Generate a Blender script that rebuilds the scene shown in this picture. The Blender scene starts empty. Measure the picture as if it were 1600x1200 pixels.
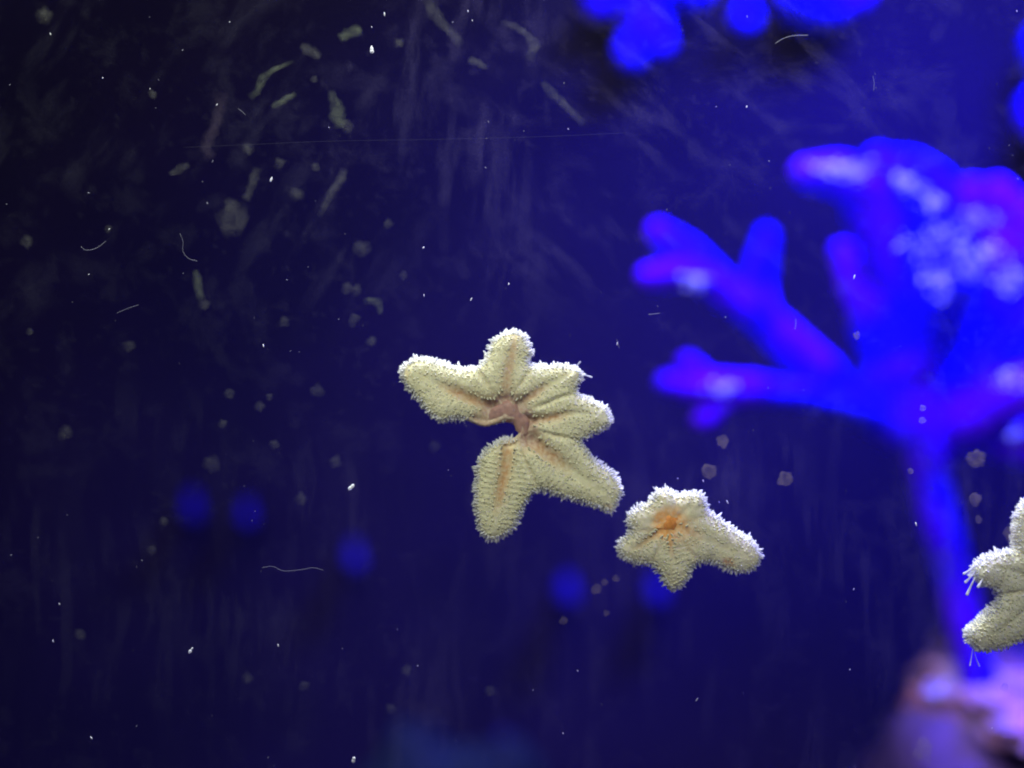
import bpy, math, random
import numpy as np
from mathutils import Vector, noise
from mathutils.geometry import delaunay_2d_cdt

rng = np.random.default_rng(7)
random.seed(7)
scene = bpy.context.scene
col = scene.collection

# ---------------------------------------------------------------- camera, world, lamps, exposure
CAM_D = 0.30                 # camera to inner face of the glass (m)
S = 0.0002                   # metres per photograph pixel on the glass (frame is 0.32 m wide there)

cam = bpy.data.cameras.new('camera')
cam_o = bpy.data.objects.new('camera', cam)
col.objects.link(cam_o)
cam_o.location = (0, -CAM_D, 0)
cam_o.rotation_euler = (math.radians(90), 0, 0)
cam.sensor_width = 36
cam.lens = 36 * CAM_D / (1600 * S)
cam.clip_start = 0.01
cam.clip_end = 20
cam.dof.use_dof = True
cam.dof.focus_distance = CAM_D - 0.004
cam.dof.aperture_fstop = 1.9
scene.camera = cam_o

world = bpy.data.worlds.new('World')
scene.world = world
world.use_nodes = True
bgn = world.node_tree.nodes['Background']
bgn.inputs[0].default_value = (0.06, 0.06, 0.40, 1)
bgn.inputs[1].default_value = 0.06

def area_lamp(name, loc, target, size, size_y, power, color, spread=180):
    l = bpy.data.lights.new(name, 'AREA')
    l.shape = 'RECTANGLE'; l.size = size; l.size_y = size_y
    l.energy = power; l.color = color; l.spread = math.radians(spread)
    o = bpy.data.objects.new(name, l); col.objects.link(o)
    o.location = loc
    d = Vector(target) - Vector(loc)
    o.rotation_euler = d.to_track_quat('-Z', 'Y').to_euler()
    return o

# blue aquarium lamp over the coral, white strip along the front rim of the tank, dim room light
area_lamp('blue_tank_lamp', (0.36, 0.10, 0.50), (0.30, 0.38, 0.04), 0.34, 0.16, 16.0, (0.06, 0.035, 1.0), 96)
area_lamp('white_strip_lamp', (0.0, 0.075, 0.42), (0.02, 0.0, -0.05), 0.55, 0.03, 4.2, (0.90, 0.94, 1.0), 120)
area_lamp('room_lamp', (-0.10, -0.62, 0.66), (0.03, 0, 0.0), 0.45, 0.3, 7.6, (0.97, 1.0, 0.86), 120)

vs = scene.view_settings
vs.view_transform = 'Standard'
vs.look = 'None'
vs.gamma = 1
vs.exposure = 0
vs.use_curve_mapping = False

# ---------------------------------------------------------------- helpers
def P(px, py, y=0.0):
    """pixel on the glass plane -> world point at depth y behind the glass (along the viewing ray)"""
    k = (CAM_D + y) / CAM_D
    return Vector(((px - 800) * S * k, y, (600 - py) * S * k))

def mesh_obj(name, verts, faces, mat=None, parent=None, smooth=True, attrs=None):
    me = bpy.data.meshes.new(name)
    me.from_pydata([tuple(map(float, v)) for v in verts], [], [tuple(map(int, f)) for f in faces])
    if smooth:
        me.polygons.foreach_set('use_smooth', [True] * len(me.polygons))
    if attrs:
        for an, (typ, data) in attrs.items():
            a = me.attributes.new(an, typ, 'POINT')
            if typ == 'FLOAT_COLOR':
                a.data.foreach_set('color', np.asarray(data, dtype=np.float32).ravel())
            else:
                a.data.foreach_set('value', np.asarray(data, dtype=np.float32).ravel())
    me.update()
    if mat: me.materials.append(mat)
    o = bpy.data.objects.new(name, me); col.objects.link(o)
    if parent: o.parent = parent
    return o

def empty(name, loc=(0, 0, 0)):
    o = bpy.data.objects.new(name, None); col.objects.link(o)
    o.location = loc; o.empty_display_size = 0.01
    return o

def tag(o, label=None, cat=None, group=None, kind=None):
    if label: o['label'] = label
    if cat: o['category'] = cat
    if group: o['group'] = group
    if kind: o['kind'] = kind
    return o

def child(o, parent):
    """parent keeping world place (the parents only translate)"""
    o.parent = parent
    o.location = Vector(o.location) - Vector(parent.location)
    return o

class NT:
    """tiny node-tree helper"""
    def __init__(s, name):
        s.m = bpy.data.materials.new(name); s.m.use_nodes = True
        s.t = s.m.node_tree; s.t.nodes.clear()
        s.out = s.t.nodes.new('ShaderNodeOutputMaterial')
    def n(s, typ, **kw):
        nd = s.t.nodes.new(typ)
        for k, v in kw.items():
            if k.startswith('i_'):
                key = k[2:]
                key = int(key) if key.isdigit() else key.replace('_', ' ')
                if hasattr(v, 'is_output'): s.t.links.new(v, nd.inputs[key])
                else: nd.inputs[key].default_value = v
            else: setattr(nd, k, v)
        return nd
    def math(s, op, a, b=0.0, c=0.0, clamp=False):
        nd = s.n('ShaderNodeMath', operation=op, use_clamp=clamp)
        for i, v in enumerate((a, b, c)):
            if hasattr(v, 'is_output'): s.t.links.new(v, nd.inputs[i])
            else: nd.inputs[i].default_value = v
        return nd.outputs[0]
    def ramp(s, fac, lo, hi, a=0.0, b=1.0):
        nd = s.n('ShaderNodeMapRange', interpolation_type='SMOOTHSTEP', clamp=True)
        s.t.links.new(fac, nd.inputs[0])
        nd.inputs[1].default_value = lo; nd.inputs[2].default_value = hi
        nd.inputs[3].default_value = a; nd.inputs[4].default_value = b
        return nd.outputs[0]
    def noise(s, vec, scale, detail=3, rough=0.55):
        nd = s.n('ShaderNodeTexNoise'); s.t.links.new(vec, nd.inputs['Vector'])
        nd.inputs['Scale'].default_value = scale; nd.inputs['Detail'].default_value = detail
        nd.inputs['Roughness'].default_value = rough
        return nd.outputs['Fac']
    def mapping(s, vec, scale=(1, 1, 1), rot=(0, 0, 0), loc=(0, 0, 0)):
        nd = s.n('ShaderNodeMapping'); s.t.links.new(vec, nd.inputs[0])
        nd.inputs['Scale'].default_value = scale; nd.inputs['Rotation'].default_value = rot
        nd.inputs['Location'].default_value = loc
        return nd.outputs[0]
    def mixc(s, fac, a, b):
        nd = s.n('ShaderNodeMix', data_type='RGBA')
        for i, v in ((0, fac), (6, a), (7, b)):
            if hasattr(v, 'is_output'): s.t.links.new(v, nd.inputs[i])
            else: nd.inputs[i].default_value = v
        return nd.outputs[2]
    def link(s, a, b): s.t.links.new(a, b)

def pos(nt): return nt.n('ShaderNodeNewGeometry').outputs['Position']

# ---------------------------------------------------------------- materials
def mat_starfish():
    nt = NT('starfish_skin'); p = pos(nt)
    at = nt.n('ShaderNodeAttribute', attribute_name='pigment').outputs['Color']
    n1 = nt.noise(p, 900, 3); n2 = nt.noise(p, 180, 3)
    c = nt.mixc(nt.ramp(n1, 0.35, 0.7, 0.0, 0.45), at, (0.80, 0.76, 0.56, 1))
    c = nt.mixc(nt.ramp(n2, 0.45, 0.75, 0.0, 0.35), c, (0.50, 0.46, 0.28, 1))
    b = nt.n('ShaderNodeBsdfPrincipled', i_Roughness=0.6)
    nt.link(c, b.inputs['Base Color'])
    b.inputs['Subsurface Weight'].default_value = 0.35
    b.inputs['Subsurface Radius'].default_value = (1.0, 0.8, 0.45)
    b.inputs['Subsurface Scale'].default_value = 0.0015
    b.inputs['Specular IOR Level'].default_value = 0.15
    bp = nt.n('ShaderNodeBump', i_Strength=0.35, i_Distance=0.0006); nt.link(n1, bp.inputs['Height'])
    nt.link(bp.outputs[0], b.inputs['Normal'])
    nt.link(b.outputs[0], nt.out.inputs[0]); return nt.m

def mat_spine(name, c, trans=0.5):
    nt = NT(name); p = pos(nt)
    n1 = nt.noise(p, 300, 2)
    cc = nt.mixc(nt.ramp(n1, 0.3, 0.7), c, tuple(min(1, x * 0.82) for x in c[:3]) + (1,))
    d = nt.n('ShaderNodeBsdfDiffuse'); nt.link(cc, d.inputs[0])
    t = nt.n('ShaderNodeBsdfTranslucent'); nt.link(cc, t.inputs[0])
    m = nt.n('ShaderNodeMixShader', i_0=trans)
    nt.link(d.outputs[0], m.inputs[1]); nt.link(t.outputs[0], m.inputs[2])
    nt.link(m.outputs[0], nt.out.inputs[0]); return nt.m

def mat_tissue(name, c, rough=0.4):
    nt = NT(name); p = pos(nt)
    n1 = nt.noise(p, 500, 3)
    cc = nt.mixc(nt.ramp(n1, 0.3, 0.7), c, tuple(x * 0.7 for x in c[:3]) + (1,))
    b = nt.n('ShaderNodeBsdfPrincipled', i_Roughness=rough)
    nt.link(cc, b.inputs['Base Color'])
    b.inputs['Subsurface Weight'].default_value = 0.3
    b.inputs['Subsurface Radius'].default_value = (1, 0.4, 0.3)
    b.inputs['Subsurface Scale'].default_value = 0.001
    b.inputs['Specular IOR Level'].default_value = 0.2
    nt.link(b.outputs[0], nt.out.inputs[0]); return nt.m

def mat_glass():
    nt = NT('clear_glass')
    t = nt.n('ShaderNodeBsdfTransparent'); t.inputs[0].default_value = (0.985, 0.99, 0.99, 1)
    g = nt.n('ShaderNodeBsdfGlossy', i_Roughness=0.02)
    f = nt.n('ShaderNodeFresnel', i_IOR=1.33)
    m = nt.n('ShaderNodeMixShader')
    nt.link(f.outputs[0], m.inputs[0]); nt.link(t.outputs[0], m.inputs[1]); nt.link(g.outputs[0], m.inputs[2])
    nt.link(m.outputs[0], nt.out.inputs[0]); return nt.m

def film_shader(nt, alpha, color):
    d = nt.n('ShaderNodeBsdfDiffuse'); tl = nt.n('ShaderNodeBsdfTranslucent')
    for s_ in (d, tl):
        if hasattr(color, 'is_output'): nt.link(color, s_.inputs[0])
        else: s_.inputs[0].default_value = color
    mx = nt.n('ShaderNodeMixShader', i_0=0.45)
    nt.link(d.outputs[0], mx.inputs[1]); nt.link(tl.outputs[0], mx.inputs[2])
    tr = nt.n('ShaderNodeBsdfTransparent')
    m = nt.n('ShaderNodeMixShader')
    nt.link(alpha, m.inputs[0]); nt.link(tr.outputs[0], m.inputs[1]); nt.link(mx.outputs[0], m.inputs[2])
    nt.link(m.outputs[0], nt.out.inputs[0])

def mat_film():
    nt = NT('algae_film'); p = pos(nt)
    at = nt.n('ShaderNodeAttribute', attribute_name='cover').outputs['Fac']
    c = nt.n('ShaderNodeAttribute', attribute_name='pigment').outputs['Color']
    grain = nt.noise(p, 2200, 1, 0.6)
    a = nt.math('MULTIPLY', at, nt.ramp(grain, 0.2, 0.8, 0.6, 1.35))
    film_shader(nt, a, c); return nt.m

def mat_veil(name, c, a):
    nt = NT(name); v = nt.n('ShaderNodeValue'); v.outputs[0].default_value = a
    film_shader(nt, v.outputs[0], c); return nt.m

def mat_algae(name, c, dens):
    nt = NT(name); p = pos(nt)
    at = nt.n('ShaderNodeAttribute', attribute_name='cover').outputs['Fac']
    n1 = nt.noise(p, 420, 4, 0.65)
    a = nt.math('MULTIPLY', nt.math('MULTIPLY', at, nt.ramp(n1, 0.25, 0.75, 0.35, 1.2)), dens)
    film_shader(nt, a, c); return nt.m

def mat_coral():
    nt = NT('blue_coral'); p = pos(nt)
    n1 = nt.noise(p, 13, 2); n2 = nt.noise(p, 120, 3)
    c = nt.mixc(nt.ramp(n1, 0.40, 0.62), (0.004, 0.001, 0.72, 1), (0.055, 0.001, 0.85, 1))
    b = nt.n('ShaderNodeBsdfPrincipled', i_Roughness=0.75)
    b.inputs['Specular IOR Level'].default_value = 0.0
    nt.link(c, b.inputs['Base Color'])
    bp = nt.n('ShaderNodeBump', i_Strength=0.8, i_Distance=0.002); nt.link(n2, bp.inputs['Height'])
    nt.link(bp.outputs[0], b.inputs['Normal'])
    nt.link(b.outputs[0], nt.out.inputs[0]); return nt.m

def mat_plain(name, c, c2, scale, rough=0.8, bump=0.5):
    nt = NT(name); p = pos(nt)
    n1 = nt.noise(p, scale, 5, 0.65)
    cc = nt.mixc(nt.ramp(n1, 0.35, 0.68), c, c2)
    b = nt.n('ShaderNodeBsdfPrincipled', i_Roughness=rough)
    b.inputs['Specular IOR Level'].default_value = 0.05
    nt.link(cc, b.inputs['Base Color'])
    bp = nt.n('ShaderNodeBump', i_Strength=bump, i_Distance=0.004); nt.link(n1, bp.inputs['Height'])
    nt.link(bp.outputs[0], b.inputs['Normal'])
    nt.link(b.outputs[0], nt.out.inputs[0]); return nt.m

M_STAR = mat_starfish()
M_SPINE = mat_spine('white_spine', (0.93, 0.93, 0.93, 1), 0.5)
M_PAP = mat_spine('cream_papilla', (0.82, 0.79, 0.57, 1), 0.3)
M_FOOT = mat_spine('tube_foot_skin', (0.75, 0.75, 0.80, 1), 0.5)
M_MOUTH = mat_tissue('mouth_tissue', (0.43, 0.25, 0.21, 1))
M_ORANGE = mat_tissue('orange_tissue', (0.90, 0.36, 0.07, 1))
M_GLASS = mat_glass()
M_FILM = mat_film()
M_ALGAE = mat_algae('grey_green_algae', (0.46, 0.47, 0.38, 1), 0.095)
M_ALGAE_B = mat_algae('brown_algae', (0.46, 0.36, 0.30, 1), 0.30)
M_ALGAE_G = mat_algae('green_algae', (0.46, 0.53, 0.32, 1), 0.13)
M_ALGAE_V = mat_algae('violet_grey_algae', (0.42, 0.33, 0.40, 1), 0.07)
M_SPECK = mat_spine('white_speck', (0.85, 0.85, 0.88, 1), 0.4)
M_FIBRE = mat_veil('pale_fibre', (0.5, 0.5, 0.55, 1), 0.10)
M_SCRATCH = mat_veil('scratched_glass', (0.5, 0.5, 0.5, 1), 0.012)
M_DUST = mat_veil('fine_dust', (0.6, 0.6, 0.7, 1), 0.18)
M_CORAL = mat_coral()
M_HIGHLIGHT_CRUST = mat_plain('pale_highlight_crust', (0.22, 0.20, 0.95, 1), (0.50, 0.48, 0.95, 1), 60, 0.8, 0.2)  # coral's blown-out highlights put into a pale colour; also used for rock crust
M_ROCK = mat_plain('pink_crusted_rock', (0.33, 0.12, 0.22, 1), (0.20, 0.13, 0.38, 1), 30)
M_DROCK = mat_plain('dark_rock', (0.005, 0.009, 0.026, 1), (0.003, 0.005, 0.016, 1), 25)
M_PROCK = mat_plain('violet_rock', (0.09, 0.045, 0.22, 1), (0.05, 0.03, 0.15, 1), 25)
M_WALL = mat_plain('dark_blue_panel', (0.0045, 0.0022, 0.021, 1), (0.003, 0.0016, 0.016, 1), 5, 0.9, 0.0)
M_SAND = mat_plain('tank_sand', (0.20, 0.17, 0.15, 1), (0.10, 0.09, 0.09, 1), 150)

# ---------------------------------------------------------------- setting: tank back, floor, glass
def box(name, x0, x1, y0, y1, z0, z1, mat, parent=None):
    v = [(x, y, z) for x in (x0, x1) for y in (y0, y1) for z in (z0, z1)]
    f = [(0, 1, 3, 2), (4, 6, 7, 5), (0, 4, 5, 1), (2, 3, 7, 6), (0, 2, 6, 4), (1, 5, 7, 3)]
    return mesh_obj(name, v, f, mat, parent, smooth=False)

Y_WALL = 0.46
Z_FLOOR = -0.345
tag(box('tank_back_wall', -1.1, 1.1, Y_WALL, Y_WALL + 0.02, Z_FLOOR - 0.02, 0.75, M_WALL), kind='structure')
tag(box('tank_floor', -1.1, 1.1, -0.012, Y_WALL - 0.001, Z_FLOOR - 0.02, Z_FLOOR, M_SAND), kind='structure')
pane = tag(box('glass_pane', -1.1, 1.1, -0.012, 0.0, Z_FLOOR + 0.0005, 0.55, M_GLASS), kind='structure')

def vnoise(x, y, seed):
    """2D value noise in 0..1"""
    r = np.random.default_rng(seed); T = r.random((256, 256))
    xi = np.floor(x).astype(int); yi = np.floor(y).astype(int); fx = x - xi; fy = y - yi
    fx = fx * fx * (3 - 2 * fx); fy = fy * fy * (3 - 2 * fy)
    g = lambda a, b: T[a % 256, b % 256]
    return (g(xi, yi) * (1 - fx) + g(xi + 1, yi) * fx) * (1 - fy) + (g(xi, yi + 1) * (1 - fx) + g(xi + 1, yi + 1) * fx) * fy
def fbm(x, y, seed, o=4, gain=0.55):
    t = 0; a = 1; n = 0
    for k in range(o):
        t = t + a * vnoise(x * 2 ** k, y * 2 ** k, seed + k); n += a; a *= gain
    return t / n
def sst(x, a, b):
    t = np.clip((x - a) / (b - a), 0, 1); return t * t * (3 - 2 * t)

fx0, fx1, fy0, fy1, fst = -300, 1900, -250, 1450, 3.0
FX, FY = np.meshgrid(np.arange(fx0, fx1, fst), np.arange(fy0, fy1, fst))
def streaks(ang, wid, length, seed, lo, hi):
    """wiping marks: noise drawn out along a direction (angle from vertical, degrees), its lines slightly bent"""
    a = math.radians(ang)
    bend = 30 * (fbm(FX / 160, FY / 160, seed + 50, 2) - 0.5)
    u = FX * math.cos(a) - FY * math.sin(a) * -1 + bend
    v = -FX * math.sin(a) * -1 * -1 + FY * math.cos(a)
    return sst(fbm(u / wid, v / length, seed, 4), lo, hi)
wobx = FX + 60 * (fbm(FX / 140, FY / 140, 91, 3) - 0.5); woby = FY + 60 * (fbm(FX / 140, FY / 140, 95, 3) - 0.5)
upper = 1 - sst(FY, 380, 560)
patch = lambda sd, sc, lo, hi: sst(fbm(FX / sc, FY / sc, sd, 3), lo, hi)
dens = 0.55 * streaks(32, 30, 110, 11, 0.50, 0.80) * patch(21, 120, 0.40, 0.62) * upper * (1 - sst(wobx, 560, 720))
dens += 0.75 * streaks(4, 24, 130, 12, 0.46, 0.78) * patch(22, 110, 0.36, 0.60) * upper * sst(wobx, 480, 600) * (1 - sst(wobx, 760, 900))
dens += 0.6 * streaks(-50, 26, 80, 13, 0.50, 0.85) * patch(23, 110, 0.40, 0.62) * upper * sst(wobx, 700, 840) * (1 - 0.6 * sst(wobx, 1250, 1500))
dens += 0.45 * streaks(80, 20, 60, 14, 0.50, 0.85) * patch(24, 90, 0.42, 0.62) * (1 - sst(FY, 200, 330)) * sst(wobx, 820, 980)
dens += 0.50 * streaks(2, 22, 120, 15, 0.48, 0.78) * patch(25, 130, 0.36, 0.62) * sst(FY, 480, 760)
dens += 0.34 * streaks(-1, 34, 260, 16, 0.46, 0.76) * sst(FY, 560, 800) * (0.45 + 0.55 * sst(FX, 500, 1000))
dens += 0.34 * sst(fbm(wobx / 46, woby / 46, 31, 5, 0.62), 0.52, 0.80)
dens += 0.30 * sst(fbm(FX / 14, FY / 14, 33, 3), 0.62, 0.85) * patch(26, 150, 0.42, 0.66)
dens += (0.10 + 0.16 * fbm(FX / 220, FY / 220, 37, 3)) * (0.35 + 0.65 * sst(FX, 150, 900))
dens *= 0.062 * (0.72 + 0.28 * sst(FX, 200, 700))
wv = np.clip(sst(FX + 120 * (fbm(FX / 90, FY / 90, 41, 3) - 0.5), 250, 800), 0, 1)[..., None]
fcol = np.array((0.35, 0.36, 0.40)) * (1 - wv) + np.array((0.38, 0.32, 0.66)) * wv  # violet tint to the right: blue scattered light put into the film colour
fh, fw = FX.shape
fv = np.column_stack([((FX - 800) * S).ravel(), np.full(FX.size, 0.0003), ((600 - FY) * S).ravel()]).astype(np.float32)
ii = (np.arange(fh - 1)[:, None] * fw + np.arange(fw - 1)[None, :]).ravel()
fq = np.column_stack([ii, ii + fw, ii + fw + 1, ii + 1]).astype(np.int32)
fm = bpy.data.meshes.new('algae_film')
fm.vertices.add(len(fv)); fm.vertices.foreach_set('co', fv.ravel())
fm.loops.add(fq.size); fm.loops.foreach_set('vertex_index', fq.ravel())
fm.polygons.add(len(fq)); fm.polygons.foreach_set('loop_start', np.arange(0, fq.size, 4, dtype=np.int32))
fm.update(calc_edges=True)
at_ = fm.attributes.new('cover', 'FLOAT', 'POINT'); at_.data.foreach_set('value', dens.astype(np.float32).ravel())
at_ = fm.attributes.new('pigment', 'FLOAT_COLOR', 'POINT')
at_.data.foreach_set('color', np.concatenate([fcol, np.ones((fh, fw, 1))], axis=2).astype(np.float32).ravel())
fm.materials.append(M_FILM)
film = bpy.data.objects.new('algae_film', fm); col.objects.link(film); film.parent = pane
film['kind'] = 'stuff'

# ---------------------------------------------------------------- tubes and blobs
def catmull(pts, n, closed=False):
    pts = np.asarray(pts, float); m = len(pts); out = []
    segs = m if closed else m - 1
    for i in range(segs):
        if closed: p0, p1, p2, p3 = (pts[(i + k - 1) % m] for k in range(4))
        else: p0, p1, p2, p3 = (pts[min(max(i + k - 1, 0), m - 1)] for k in range(4))
        for j in range(n):
            t = j / n
            out.append(0.5 * (2 * p1 + (p2 - p0) * t + (2 * p0 - 5 * p1 + 4 * p2 - p3) * t * t + (3 * p1 - p0 - 3 * p2 + p3) * t ** 3))
    if not closed: out.append(pts[-1])
    return np.array(out)

def tube(points, radii, sides=8, lump=0.0, seed=0, n=6):
    """round-ended tube along 3D points; returns verts, faces"""
    d = np.column_stack([np.asarray([tuple(p) for p in points]), np.asarray(radii)])
    c = catmull(d, n)
    # rounded end
    last, prev = c[-1], c[-2]
    dr = last[:3] - prev[:3]; dr /= max(np.linalg.norm(dr), 1e-9); r = last[3]
    cap = [np.append(last[:3] + dr * r * math.sin(a), r * math.cos(a)) for a in (0.5, 0.95, 1.3)]
    c = np.vstack([c, cap])
    V, F = [], []
    T = np.gradient(c[:, :3], axis=0)
    up = np.array((0.13, 0.97, 0.2))
    for i, q in enumerate(c):
        t = T[i] / max(np.linalg.norm(T[i]), 1e-9)
        a = np.cross(t, up); a /= max(np.linalg.norm(a), 1e-9); b = np.cross(t, a)
        for k in range(sides):
            th = 2 * math.pi * k / sides
            pnt = q[:3] + (a * math.cos(th) + b * math.sin(th)) * q[3]
            if lump:
                w = noise.noise(Vector(pnt) * (0.45 / max(r, 1e-4)) + Vector((seed * 7.1, 0, 0)))
                pnt = q[:3] + (pnt - q[:3]) * (1 + lump * w)
            V.append(pnt)
    m = len(c)
    for i in range(m - 1):
        for k in range(sides):
            a0 = i * sides + k; a1 = i * sides + (k + 1) % sides
            F.append((a0, a1, a1 + sides, a0 + sides))
    V.append(c[-1, :3] + dr * r * 0.05); tip = len(V) - 1
    V.append(c[0, :3]); root = len(V) - 1
    for k in range(sides):
        F.append(((m - 1) * sides + k, (m - 1) * sides + (k + 1) % sides, tip))
        F.append(((k + 1) % sides, k, root))
    return V, F

def rock(name, centre, radii, mat, seed, sub=4, amp=0.35, floor=None):
    import bmesh
    bm = bmesh.new(); bmesh.ops.create_icosphere(bm, subdivisions=sub, radius=1)
    for v in bm.verts:
        d = v.co.normalized()
        w = 1 + amp * noise.fractal(d * 1.6 + Vector((seed * 3.3, seed, 0)), 0.8, 2.1, 4)
        q = Vector((d.x * radii[0], d.y * radii[1], d.z * radii[2])) * w + Vector(centre)
        if floor is not None and q.z < floor: q.z = floor
        v.co = q - Vector(centre)
    me = bpy.data.meshes.new(name); bm.to_mesh(me); bm.free()
    me.polygons.foreach_set('use_smooth', [True] * len(me.polygons)); me.materials.append(mat)
    o = bpy.data.objects.new(name, me); col.objects.link(o); o.location = centre
    return o

# ---------------------------------------------------------------- coral, rocks, polyps behind
def kpx(y): return S * (CAM_D + y) / CAM_D       # metres per photo pixel at depth y

def coral_branch(pts, parent, name='branch', seed=0, sides=14, lump=0.35):
    """pts: (px, py, depth, radius in px)"""
    P3 = [P(a, b, d) for a, b, d, r in pts]
    R = [r * kpx(d) for a, b, d, r in pts]
    V, F = tube(P3, R, sides, lump, seed)
    V = [np.asarray(v) - np.asarray(parent.location) for v in V]
    return mesh_obj(name, V, F, M_CORAL, parent)

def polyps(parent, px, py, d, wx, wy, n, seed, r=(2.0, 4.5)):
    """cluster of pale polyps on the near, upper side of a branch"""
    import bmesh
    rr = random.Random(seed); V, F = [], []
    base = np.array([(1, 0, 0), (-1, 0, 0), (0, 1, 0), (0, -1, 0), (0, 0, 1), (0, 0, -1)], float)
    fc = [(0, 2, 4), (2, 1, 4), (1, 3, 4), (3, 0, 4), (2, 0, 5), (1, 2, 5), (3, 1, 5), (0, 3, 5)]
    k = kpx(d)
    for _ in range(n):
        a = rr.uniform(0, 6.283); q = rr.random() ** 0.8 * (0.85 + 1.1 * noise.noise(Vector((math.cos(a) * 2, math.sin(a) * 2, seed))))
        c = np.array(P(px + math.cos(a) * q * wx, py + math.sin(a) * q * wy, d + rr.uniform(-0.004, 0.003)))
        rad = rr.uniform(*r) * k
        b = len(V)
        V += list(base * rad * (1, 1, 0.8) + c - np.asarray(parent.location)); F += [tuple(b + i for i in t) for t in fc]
    o = mesh_obj('highlight_cluster', V, F, M_HIGHLIGHT_CRUST, parent); o['kind'] = 'stuff'
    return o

base_rock = rock('coral_rock', P(1603, 1092, 0.23), (0.052, 0.06, 0.019), M_ROCK, 3, 5, 0.35)
tag(base_rock, 'pink crusted rock that the blue branching coral grows on', 'rock')
lower_rock = rock('dark_rock', (P(1610, 1330, 0.24).x, 0.25, -0.275), (0.085, 0.09, 0.115), M_PROCK, 5, 4, 0.3, Z_FLOOR)
tag(lower_rock, 'dim violet boulder that carries the pink crusted rock', 'rock')

D0 = 0.22
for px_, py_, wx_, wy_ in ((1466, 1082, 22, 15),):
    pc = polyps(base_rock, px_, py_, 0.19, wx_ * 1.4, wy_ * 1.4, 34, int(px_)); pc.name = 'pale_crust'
coral = empty('branching_coral', P(1530, 1060, D0))
tag(coral, 'blue branching coral with painted pale highlight patches, standing on the pink rock', 'coral')
coral_branch([(1545, 1110, D0, 34), (1512, 985, D0, 27), (1488, 890, D0, 26), (1466, 800, D0, 30), (1446, 710, D0, 38), (1430, 620, D0, 44), (1430, 540, D0, 44)], coral, 'trunk', 1, lump=0.2)
coral_branch([(1425, 680, D0, 30), (1330, 625, D0, 30), (1270, 570, D0 - .01, 30), (1200, 505, D0 - .015, 31), (1130, 450, D0 - .02, 30), (1075, 400, D0 - .02, 26), (1030, 365, D0 - .02, 22)], coral, seed=2, lump=0.25)
coral_branch([(1140, 455, D0 - .02, 24), (1080, 425, D0 - .03, 24), (1015, 432, D0 - .03, 20)], coral, seed=3, lump=0.25)
coral_branch([(1195, 510, D0 - .015, 26), (1185, 440, D0 - .01, 24), (1196, 370, D0 - .01, 19)], coral, seed=4, lump=0.25)
coral_branch([(1430, 690, D0, 30), (1340, 640, D0 - .01, 24), (1250, 618, D0 - .02, 23), (1160, 610, D0 - .02, 26), (1095, 608, D0 - .02, 24), (1042, 600, D0 - .02, 18)], coral, seed=5, lump=0.25)
coral_branch([(1120, 610, D0 - .02, 20), (1085, 580, D0 - .02, 19), (1075, 568, D0 - .02, 17)], coral, seed=6, lump=0.2)
coral_branch([(1150, 612, D0 - .02, 18), (1118, 640, D0 - .02, 19), (1100, 655, D0 - .02, 18)], coral, seed=7, lump=0.2)
coral_branch([(1430, 600, D0, 46), (1440, 500, D0, 56), (1405, 400, D0, 58), (1365, 320, D0 - .01, 46), (1310, 275, D0 - .02, 34), (1262, 268, D0 - .02, 26)], coral, seed=8)
coral_branch([(1440, 560, D0, 50), (1480, 450, D0 - .02, 58), (1470, 350, D0 - .02, 50), (1425, 285, D0 - .02, 40), (1375, 255, D0 - .02, 28)], coral, seed=9)
coral_branch([(1450, 560, D0 + .02, 50), (1540, 460, D0 + .01, 62), (1590, 370, D0, 50), (1560, 310, D0, 34)], coral, seed=10)
coral_branch([(1440, 640, D0 + .01, 46), (1540, 570, D0 + .01, 64), (1640, 480, D0, 60), (1720, 400, D0, 50)], coral, seed=11)
coral_branch([(1440, 680, D0 + .01, 40), (1530, 640, D0 - .01, 46), (1610, 610, D0 - .03, 44), (1700, 590, D0 - .03, 40)], coral, seed=12)
coral_branch([(1440, 630, D0, 40), (1390, 520, D0 + .01, 50), (1330, 430, D0 + .02, 26), (1315, 395, D0 + .02, 17)], coral, seed=13)
coral_branch([(1395, 660, D0, 18), (1370, 610, D0, 22), (1366, 585, D0, 17)], coral, 'branch', 14, lump=0.2)
coral_branch([(1480, 640, D0 + .02, 30), (1560, 680, D0, 34), (1640, 700, D0, 36)], coral, seed=15)
coral_branch([(1440, 640, D0 + .03, 50), (1420, 520, D0 + .04, 70), (1400, 420, D0 + .04, 66), (1420, 330, D0 + .04, 54)], coral, seed=16)
coral_branch([(1450, 640, D0 + .03, 60), (1500, 520, D0 + .04, 84), (1540, 420, D0 + .04, 84), (1520, 330, D0 + .04, 50)], coral, seed=17)
coral_branch([(1440, 700, D0 + .02, 46), (1500, 640, D0 + .03, 64), (1580, 560, D0 + .04, 80), (1660, 500, D0 + .04, 80)], coral, seed=18)
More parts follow.
